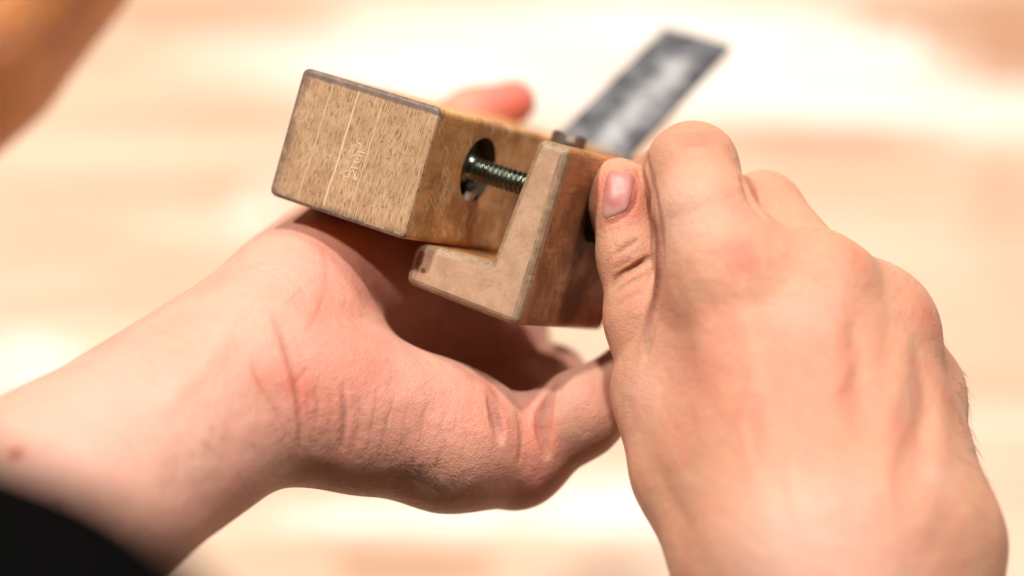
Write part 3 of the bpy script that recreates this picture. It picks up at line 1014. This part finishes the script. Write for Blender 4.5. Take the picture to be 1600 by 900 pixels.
# slotted bolt head on top of the fence
bt = s_plane(886, 229, vv=-1.2)
bm = lathe([(-8, 2.6), (.1, 2.6), (.15, 4.9), (3.0, 4.9), (3.5, 4.5), (3.7, 3.8)], 28)
m_bolt = steel('bolt_steel', (0.30, 0.25, 0.21), .36, .85)
bolt = from_bm('bolt', bm, m_bolt, plane)
bc = from_bm('cutter', (lambda b: (bmesh.ops.create_cube(b, size=1), b)[1])(bmesh.new()), m_bolt)
bolt.rotation_euler = (0, 0, math.pi / 2)
bolt.location = (bt[0] * K, bt[1] * K, bt[2] * K)
bpy.context.view_layer.update()
bc.matrix_world = bolt.matrix_world @ Matrix.Rotation(.46, 4, 'X') @ Matrix.Translation((.0038, -.0003, 0)) @ Matrix.Diagonal((.0048, .0024, .016, 1))
bpy.context.view_layer.update()
bake_boolean(bolt, bc)

# cutting iron sticking out of the back of the body
def iron():
    kk, wq = 1.25, 116
    dd = nrmz(Vv - kk * Ww); nn = np.cross(U, dd)
    p0 = loc2s(0, 0, -wq)
    C = np.array([0, 0, DIST])
    def bp(x, y):
        d = P(x, y, 0) - C; t = ((p0 - C) @ nn) / (d @ nn); return C + t * d
    c = [bp(1041, 37), bp(1140, 72)]
    u0 = (c[0] - O0) @ U; u1 = (c[1] - O0) @ U
    top = ((c[0] + c[1]) / 2 - p0) @ dd
    wdt = u1 - u0
    bm = bmesh.new()
    th = 3.0
    for a, b, t_ in [(x, y, z) for x in (-1, 1) for y in (0, 1) for z in (0, 1)]:
        bm.verts.new((a * wdt / 2 * K, (-22 + b * (top + 22)) * K, -t_ * th * K))
    bmesh.ops.convex_hull(bm, input=bm.verts)
    bmesh.ops.dissolve_limit(bm, angle_limit=.02, verts=bm.verts, edges=bm.edges)
    bmesh.ops.bevel(bm, geom=list(bm.edges), offset=.0007, segments=2, profile=.5, affect='EDGES')
    t = NT('worn_iron')
    tc = t.n('ShaderNodeTexCoord'); sx = t.n('ShaderNodeSeparateXYZ'); t.put(sx.inputs[0], tc.outputs['Object'])
    n = t.noise(t.coord(), 130, 4, .6)
    st = t.mapr(t.math('ABSOLUTE', t.math('SUBTRACT', sx.outputs[0], .0030)), .0005, .0075, 1, 0)
    st = t.math('MULTIPLY', st, t.mapr(n, .35, .6, .7, 1))
    st = t.math('MULTIPLY', st, t.mapr(sx.outputs[1], .052, .058, 1, 0))
    col = t.mix(t.mapr(n, .35, .65), (0.09, 0.092, 0.10), (0.24, 0.245, 0.26))
    st = t.math('MULTIPLY', st, t.mapr(t.noise(t.coord((1, 1, 1), loc=(4, 0, 0)), 210, 4), .35, .6, .6, 1))
    col = t.mix(st, col, (0.62, 0.62, 0.62))
    m = t.out(col, t.mapr(n, .3, .7, .42, .6), t.bump(n, .3, .0003), Metallic=.55)
    o = from_bm('blade', bm, m, plane)
    rel = np.linalg.inv(np.c_[U, Vv, Ww])
    xl, yl = rel @ U, rel @ dd
    zl = np.cross(xl, yl)
    M = Matrix(((xl[0], yl[0], zl[0], ((u0 + u1) / 2) * K), (xl[1], yl[1], zl[1], 0), (xl[2], yl[2], zl[2], -wq * K), (0, 0, 0, 1)))
    o.matrix_local = M
iron()

# engraved maker's marks, fresh pale wood in the cuts
def marks():
    st = [[(320, 352), (365, 335), (405, 305)], [(275, 428), (330, 390), (375, 345)], [(300, 482), (360, 440), (430, 398), (500, 368)],
          [(378, 340), (352, 395), (348, 410)], [(450, 310), (430, 365), (400, 412)], [(405, 405), (450, 402), (490, 416)],
          [(290, 488), (286, 530)], [(378, 440), (366, 480), (370, 508), (405, 518), (430, 506), (452, 452)], [(378, 440), (420, 432), (452, 450)],
          [(392, 452), (402, 470)], [(385, 486), (418, 484)], [(358, 518), (348, 550), (332, 576)], [(332, 572), (375, 572), (412, 582)],
          [(205, 642), (265, 615), (335, 576)], [(335, 580), (318, 650), (285, 712)], [(350, 588), (372, 640), (404, 708)], [(322, 620), (300, 668), (262, 660)],
          [(366, 650), (356, 680), (392, 706)], [(420, 300), (440, 322)]]
    bm = bmesh.new()
    for s in st:
        q = [s_plane(500 + x / 6.92, 180 + y / 6.92, wv=0)[:2] for x, y in s]
        pts_ = []
        for i in range(len(q) - 1):
            for t in np.linspace(0, 1, 6, endpoint=False): pts_.append(q[i] * (1 - t) + q[i + 1] * t)
        pts_.append(q[-1])
        pts_ = np.array(pts_)
        for _ in range(2): pts_[1:-1] = (pts_[:-2] + 2 * pts_[1:-1] + pts_[2:]) / 4
        prev = None; n = len(pts_)
        for i, p in enumerate(pts_):
            d = pts_[min(i + 1, n - 1)] - pts_[max(i - 1, 0)]; d /= np.linalg.norm(d) + 1e-9
            s_ = np.array([-d[1], d[0]]); w = .15 * (.35 + .65 * math.sin(math.pi * (i + .5) / n)) + .03
            ring = [bm.verts.new(((p[0] + s_[0] * w) * K, (p[1] + s_[1] * w) * K, -.00001)), bm.verts.new((p[0] * K, p[1] * K, .00008)),
                    bm.verts.new(((p[0] - s_[0] * w) * K, (p[1] - s_[1] * w) * K, -.00001))]
            if prev:
                bm.faces.new((prev[0], prev[1], ring[1], ring[0])); bm.faces.new((prev[1], prev[2], ring[2], ring[1]))
            prev = ring
    return from_bm('carved_mark', bm, NT('fresh_cut').out((0.64, 0.45, 0.30), .55), plane)
marks()

# ------------------------------------------------------------------ second limb crossing the upper corner
def other():
    root = empty('person', world(P(-20, 60, -150)))
    tag(root, 'bare tan forearm of somebody else, blurred, crossing the upper left corner', 'person')
    Fs = Field((-290, 20, -270), (0, 230, -60), 2.0)
    add_chain(Fs, [(-470, 350, -150, 52), (-110, 10, -160, 48), (10, -110, -165, 43), (130, -240, -170, 38)], 12, 6, 6)
    V, Q = surface_nets(Fs); V = relax(V, Q, 3)
    X = Flesh(V, Q)
    o = X.build('arm', skin_material('skin_tan', (0.92, 0.42, 0.16)), root)
other()
